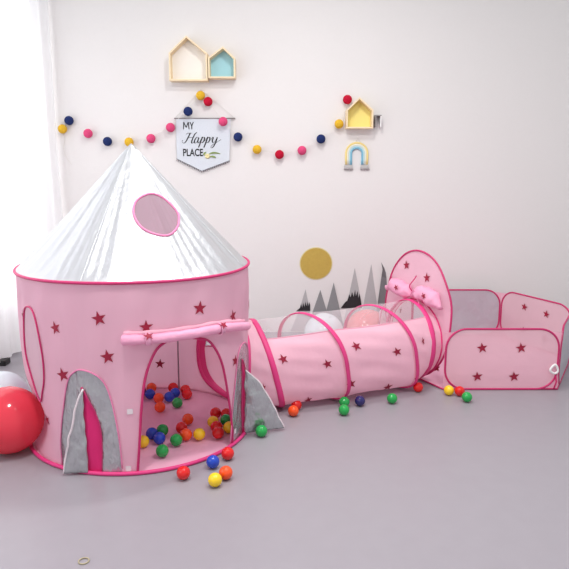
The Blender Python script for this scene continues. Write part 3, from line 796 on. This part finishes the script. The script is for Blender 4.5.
flo = build('flower', fl, 'petal', bn); flo['label'] = 'cream flower with green leaves'
for P in ([(305,345),(330,336),(355,336),(382,341)], [(312,362),(330,358),(345,362),(352,368)], [(285,350),(278,345),(284,336),(292,330)]):
    g = G(); q = spline(P, 4); n_ = len(q)
    tube(g, [(bm_(x, y)[0], yb-.005, bm_(x, y)[1]) for x, y in q], [.0012+.0050*math.sin(PI*i/(n_-1)) for i in range(n_)], 8, flat=((0, 1, 0), .3)); build('leaf', g, 'leaf', flo)

# ------------------------------------------------------------------ garland
gar = thing('ball_garland', (-.6, WY, 1.34), 'string of coloured cotton balls looped along the back wall', 'garland')
GB = [('yellow',-1.615,1.524),('navy',-1.564,1.583),('pink',-1.431,1.492),('navy',-1.292,1.435),('yellow',-1.135,1.431),('pink',-.974,1.456),('pink',-.829,1.534),('navy',-.698,1.647),('yellow',-.605,1.758),('red',-.552,1.716),('pink',-.446,1.576),('navy',-.339,1.467),('yellow',-.201,1.378),('red',-.037,1.342),('pink',.128,1.371),('navy',.266,1.453),('yellow',.407,1.559),('red',.454,1.730)]
def cotton(col):
    bm = bmesh.new(); bmesh.ops.create_icosphere(bm, subdivisions=4, radius=.0325)
    for v in bm.verts: v.co *= 1+.03*noise.noise(v.co*120)
    me = bpy.data.meshes.new('cotton_'+col); bm.to_mesh(me); bm.free()
    for p in me.polygons: p.use_smooth = True
    me.materials.append(M['cot_'+col]); return me
CM = {}
gl = Vector(gar.location)
for i, (c, x, z) in enumerate(GB):
    if c not in CM: CM[c] = cotton(c)
    if c == 'yellow' and x < -1.2: pass
    y = WY-.036
    if i == 8: y = WY-.040
    if i == 10 or i == 7: y = WY-.056
    if i == 16: x, y = .396, WY-.038
    o = bpy.data.objects.new('cotton_ball', CM[c]); C.objects.link(o); o.parent = gar
    k = y/WY; x *= k; z = 1.23+(z-1.23)*k
    o.location = Vector((x, y, z))-gl; o.rotation_euler = (i, i*2, 0)
    o['label'] = c+' cotton ball'
g = G(); SP = [(x, WY-.030 if i not in (7, 10) else WY-.05, z+.012) for i, (c, x, z) in enumerate(GB)]
sp = []
for i in range(len(SP)-1):
    a, b = SP[i], SP[i+1]; L_ = math.dist(a, b)
    for k in range(8):
        t = k/8; sp.append((a[0]+(b[0]-a[0])*t, a[1]+(b[1]-a[1])*t, a[2]+(b[2]-a[2])*t-.10*L_*math.sin(PI*t)*.6))
sp.append(SP[-1]); tube(g, sp, .0014, 5); build('string', g, 'string', gar)
g = G(); tube(g, spline([(-1.615, WY-.02, 1.51), (-1.60, WY-.008, 1.45), (-1.615, WY-.008, 1.38), (-1.585, WY-.008, 1.30), (-1.56, WY-.008, 1.27)], 6), .0013, 5); build('string_end', g, 'string', gar)

# ------------------------------------------------------------------ wall decals
def card(name, P, mat, label, cat, group=None, y=WY, th=.003, extra=None, parts=()):
    cx = sum(p[0] for p in P)/len(P); z0 = min(p[1] for p in P)
    root = thing(name, (cx, y, z0), label, cat, group)
    def prism(P, y0, th):
        g = G(); n_ = len(P); g.add([(x, y0-th, z) for x, z in P]+[(x, y0, z) for x, z in P],
            [tuple(range(n_)), tuple(range(2*n_-1, n_-1, -1))]+[(i, i+n_, (i+1) % n_+n_, (i+1) % n_) for i in range(n_)]); return g
    build('card', prism(P, y-.0005, th), mat, root, smooth=False)
    for nm, Q, mt in parts: build(nm, prism(Q, y-.0005-th, .0015), mt, root, smooth=False)
    return root
gm = 'paper mountains on the wall behind the tunnel'
def tri(xp, zp, xl, xr, zb, zcut=0.006):
    sl = (xp-xl)/(zp-zb); sr = (xr-xp)/(zp-zb)
    return [(xp-sl*(zp-zcut), zcut), (xp+sr*(zp-zcut), zcut), (xp, zp)]
# the first stands apart and is the narrowest
card('paper_mountain', [(.045, .008), (.228, .008), (.195, .172), (.160, .337), (.113, .172)], 'm_light', 'narrow light grey paper mountain with black jagged band, leftmost on the wall', 'wall decoration', gm,
     parts=[('jagged_band', [(.090, .168), (.198, .168), (.196, .215), (.189, .238), (.181, .205), (.176, .240), (.167, .205), (.160, .243), (.152, .200), (.143, .236), (.135, .195), (.127, .225), (.117, .190)], 'm_black')])
card('paper_mountain', tri(.273, .333, .225, .318, .187, .02), 'm_mid', 'short mid grey paper mountain, second from the left', 'wall decoration', gm)
card('paper_mountain', tri(.374, .390, .326, .420, .195, .03), 'm_mid', 'mid grey paper mountain between the short one and the black banded one', 'wall decoration', gm, y=WY-.004)
card('paper_mountain', [(.445, .02), (.590, .02), (.578, .28), (.532, .501), (.490, .28)], 'm_light', 'tall light grey paper mountain with large black jagged band', 'wall decoration', gm, y=WY-.001,
     parts=[('jagged_band', [(.430, .19), (.592, .19), (.585, .245), (.573, .305), (.563, .270), (.557, .325), (.545, .285), (.538, .335), (.527, .280), (.515, .318), (.504, .275), (.494, .300), (.480, .250), (.462, .235)], 'm_black')])
card('paper_mountain', tri(.656, .531, .606, .706, .229, .03), 'm_light', 'plain tall light grey paper mountain right of the black banded one', 'wall decoration', gm)
# the last one: its tip is peeling off the wall
P6 = [(.690, .03), (.800, .03), (.774, .42), (.765, .470), (.750, .505), (.722, .553), (.738, .495), (.735, .44)]
r6 = thing('paper_mountain', (.745, WY, .03), 'dark grey paper mountain with curling tip, rightmost beside the oval panel', 'wall decoration', gm)
g = G(); dep = [.002, .002, .004, .012, .03, .055, .026, .008]; n_ = len(P6)
g.add([(x, WY-.006-d, z) for (x, z), d in zip(P6, dep)]+[(x, WY-.0035-d, z) for (x, z), d in zip(P6, dep)],
      [(0, 1, 2, 7), (2, 3, 6, 7), (3, 4, 5, 6)]+[(8, 15, 10, 9), (10, 15, 14, 11), (11, 14, 13, 12)]+[(i, i+n_, (i+1) % n_+n_, (i+1) % n_) for i in range(n_)])
build('card', g, 'm_dark', r6, smooth=False)
# golden sun
sd = thing('paper_sun', (.238, WY, .415), 'round mustard gold paper sun on the wall above the mountains', 'wall decoration')
def discg(r, y0, th, n=64, jag=.0):
    g = G(); P = [(.238+r*math.cos(2*PI*i/n)*(1+jag*math.sin(i*2.3)), .535+r*math.sin(2*PI*i/n)*(1+jag*math.cos(i*3.1))) for i in range(n)]
    g.add([(x, y0-th, z) for x, z in P]+[(x, y0, z) for x, z in P], [tuple(range(n)), tuple(range(2*n-1, n-1, -1))]+[(i, i+n, (i+1) % n+n, (i+1) % n) for i in range(n)]); return g
build('rim', discg(.124, WY-.0005, .003), 'gold_rim', sd, smooth=False); build('disc', discg(.117, WY-.0035, .003, jag=.006), 'gold', sd, smooth=False)

# small ring lying on the floor in the foreground
g = G(); tube(g, [(-.641+.016*math.cos(2*PI*k/28), 1.787+.016*math.sin(2*PI*k/28), .0026) for k in range(28)], .0026, 6, True)
tag(build('ring', g, plain('tan_rubber', (.42, .36, .24), .5), origin=(-.641, 1.787, 0)), 'tiny tan ring lying on the floor in the near foreground', 'ring')

# ------------------------------------------------------------------ light
w = bpy.data.worlds.new('world'); sc.world = w; w.use_nodes = True
w.node_tree.nodes['Background'].inputs[0].default_value = (0.97, 0.98, 1.0, 1); w.node_tree.nodes['Background'].inputs[1].default_value = .66
def area(name, loc, target, sx_, sy_, power, col=(1, 1, 1)):
    l = bpy.data.lights.new(name, 'AREA'); l.shape = 'RECTANGLE'; l.size = sx_; l.size_y = sy_; l.energy = power; l.color = col
    o = bpy.data.objects.new(name, l); C.objects.link(o); o.location = loc
    o.rotation_euler = (Vector(target)-Vector(loc)).to_track_quat('-Z', 'Y').to_euler(); return o
area('window_daylight', c0+la*1.4-ln*.9+Vector((0, 0, 1.7)), c0+la*1.6+ln*1.0+Vector((0, 0, 1.2)), 3.0, 2.2, 95, (.96, .98, 1))
area('left_front_area', (-2.9, .8, 1.9), (-.2, 3.2, .5), 1.6, 1.6, 45, (.97, .98, 1))  # unseen area lamp at the solid wall, past the window opening
for x, y, p in ((-.6, 1.7, 11), (.9, 1.7, 11), (.1, 3.0, 8)):
    l = bpy.data.lights.new('ceiling_lamp', 'AREA'); l.shape = 'DISK'; l.size = .24; l.energy = p*2.9; l.color = (1, .97, .94)
    o = bpy.data.objects.new('ceiling_lamp', l); C.objects.link(o); o.location = (x, y, 2.9)

# ------------------------------------------------------------------ camera
cam = bpy.data.cameras.new('camera'); co = bpy.data.objects.new('camera', cam); C.objects.link(co)
co.location = (0, 0, 1.23); co.rotation_euler = (math.radians(90-10.46), 0, 0)
cam.sensor_width = 36; cam.lens = 36*620/569; cam.clip_start = .05
sc.camera = co
sc.view_settings.view_transform = 'Standard'; sc.view_settings.look = 'None'; sc.view_settings.gamma = 1
sc.view_settings.use_curve_mapping = False; sc.view_settings.exposure = 0.0
